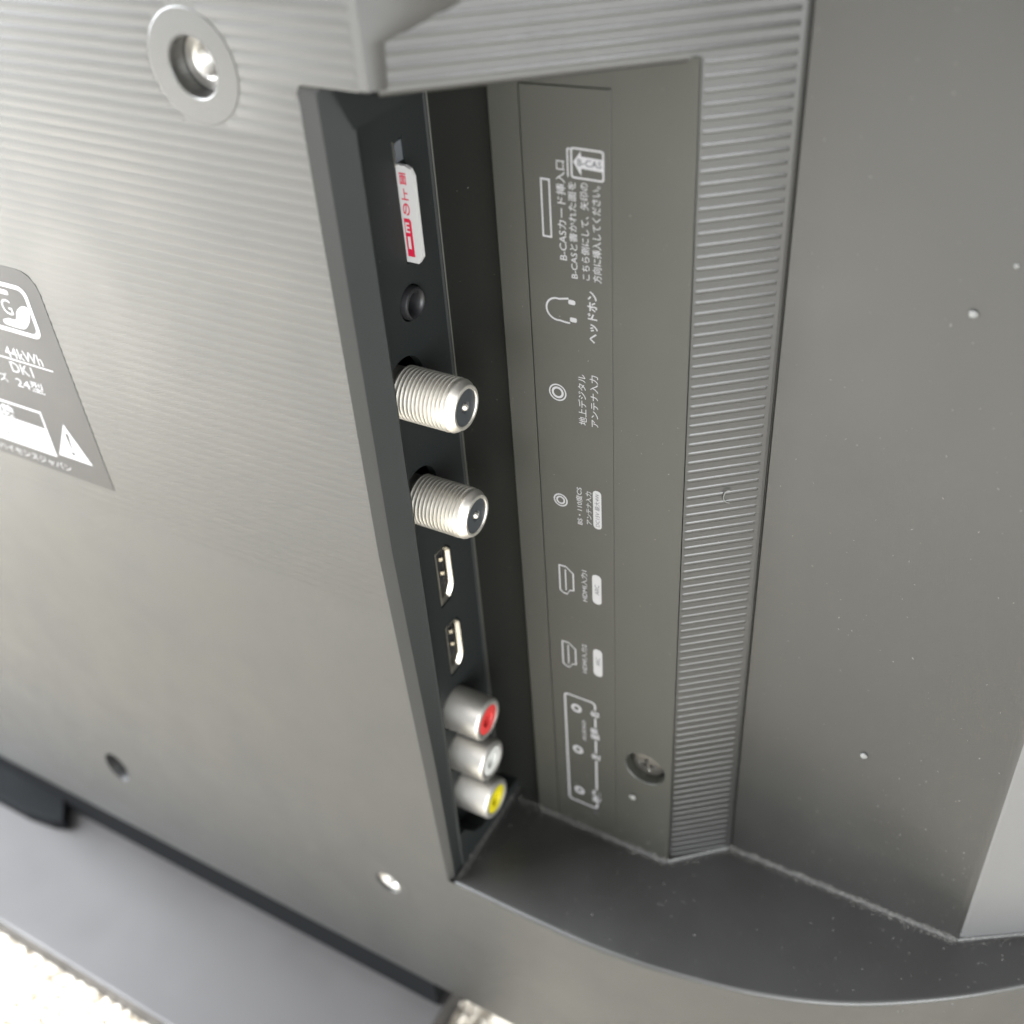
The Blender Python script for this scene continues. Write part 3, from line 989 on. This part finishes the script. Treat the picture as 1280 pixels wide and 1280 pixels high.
mb = MB()
U = random.uniform
NY = (0, -1, 0)
for _ in range(620):
    rnd_fleck(mb, (U(55, 105), YR, 200 * U(0, 1) ** 1.1), NY, 0.03, 0.26)
for _ in range(150):
    rnd_fleck(mb, (U(55, 105), YR, 30 * abs(random.gauss(0, 0.5)) + 1), NY, 0.03, 0.2)
for _ in range(150):
    rnd_fleck(mb, (U(29, 42), FLAB, U(2, 180)), NY, 0.03, 0.2)
for _ in range(130):
    rnd_fleck(mb, (U(8, 28), FLAB, U(2, 175)), NY, 0.03, 0.16)
for _ in range(120):
    rnd_fleck(mb, (U(12, 42), FLAB, abs(random.gauss(0, 9)) + 1), NY, 0.05, 0.35)
for _ in range(150):
    x = U(XS, SL1[0])
    rnd_fleck(mb, sl(x, U(4, 150), 0.1), SLN, 0.03, 0.18)
for _ in range(160):
    rnd_fleck(mb, (XP, U(8, 30), U(4, 176)), (1, 0, 0), 0.03, 0.12)
for _ in range(120):
    rnd_fleck(mb, (U(-5, 7), GRV, U(4, 176)), NY, 0.03, 0.12)
for _ in range(420):
    x = U(1, 120)
    y1 = FLAB if x < XS else (slope_y(x) if x < SL1[0] else YR + max(0, (x - XF) * 0.65))
    y0 = 0.5 if x < 40 else 0.5 + (x - 40) ** 2 * 0.0042
    rnd_fleck(mb, (x, U(y0, y1), 0), (0, 0, 1), 0.04, 0.26)
for _ in range(160):
    rnd_fleck(mb, (U(-150, -8), 0, U(-50, 60)), NY, 0.04, 0.2)
dust = tag(mb.build("dust", M["dust"]), "fine pale dust specks scattered over the black plastic", "dust", kind="stuff")

# dust packed into the corner along the ledge
mb = MB()


def seam_dust(p, q, nx, ny, n):
    for _ in range(n):
        t = random.random()
        d = abs(random.gauss(0, 0.75))
        z = max(0.02, 0.95 - d + abs(random.gauss(0, 0.22))) if d < 0.95 else 0.02
        rnd_fleck(mb, (p[0] + (q[0] - p[0]) * t + nx * d, p[1] + (q[1] - p[1]) * t + ny * d, z), (nx * 0.5, ny * 0.5, 0.8), 0.03, 0.15)


seam_dust((2, FLAB), (XS, FLAB), 0, -1, 1500)
seam_dust((XS, FLAB), SL1, SLN.x, SLN.y, 420)
seam_dust((SL1[0], YR), (XF, YR), 0, -1, 2400)
seam_dust((XF, YR), (132, 55), nn.x, nn.y, 500)
seam_dust((0, 2), (0, FLAB), 1, 0, 500)
tag(mb.build("corner_dust", M["corner_dust"]), "grey dust gathered in the corner above the ledge", "dust", kind="stuff")


def crumb(name, label, p, n, r, group=None):
    n = Vector(n).normalized()
    t = n.cross(Vector((0.3, 0.2, 1))).normalized()
    b = n.cross(t)
    mb = MB()
    rows = []
    for i in range(1, 6):
        a = math.pi * i / 6
        rows.append([tuple(Vector(p) + n * (r * 0.45 * (1 - math.cos(a)) * 0.9) + (t * math.cos(k * math.pi / 5) + b * math.sin(k * math.pi / 5)) * r * math.sin(a) * random.uniform(0.85, 1.15)) for k in range(10)])
    mb.strip(rows, close=True)
    mb.f.append([0 + k for k in range(10)])
    mb.f.append([40 + k for k in range(10)])
    return tag(mb.build(name, M["lint"], smooth=60), label, "speck", group)


crumb("dust_speck", "round white speck stuck high on the wide smooth outer panel", (82.3, YR, 148.9), NY, 0.66)
crumb("dust_speck", "oval white speck low on the wide smooth outer panel", (79.5, YR, 47.9), NY, 0.75)
crumb("dust_speck", "pale crumb just below the crosshead screw on the printed recess floor", (33.2, FLAB, 19.5), NY, 0.85)
crumb("dust_speck", "small pale speck at the far right edge of the outer panel", (86.6, YR, 157.3), NY, 0.36)

# curled lint fibre on the ribbed strip
mb = MB()
path = catmull([(48.9, 108.6), (48.2, 108.7), (47.8, 107.6), (48.0, 106.5), (48.7, 105.9)], 5)
rows = []
for i, (x, z) in enumerate(path):
    a = Vector(path[max(0, i - 1)]); b = Vector(path[min(len(path) - 1, i + 1)])
    d = (b - a).normalized()
    c = Vector(sl(x, z, 0.42))
    side = SLD * (-d.y) + Vector((0, 0, 1)) * d.x
    rows.append([tuple(c + (side * math.cos(k * math.pi / 3) + SLN * math.sin(k * math.pi / 3)) * 0.11) for k in range(6)])
mb.strip(rows, close=True)
tag(mb.build("lint_fibre", M["lint"], smooth=60), "curled white lint fibre clinging to the ribbed strip", "lint")
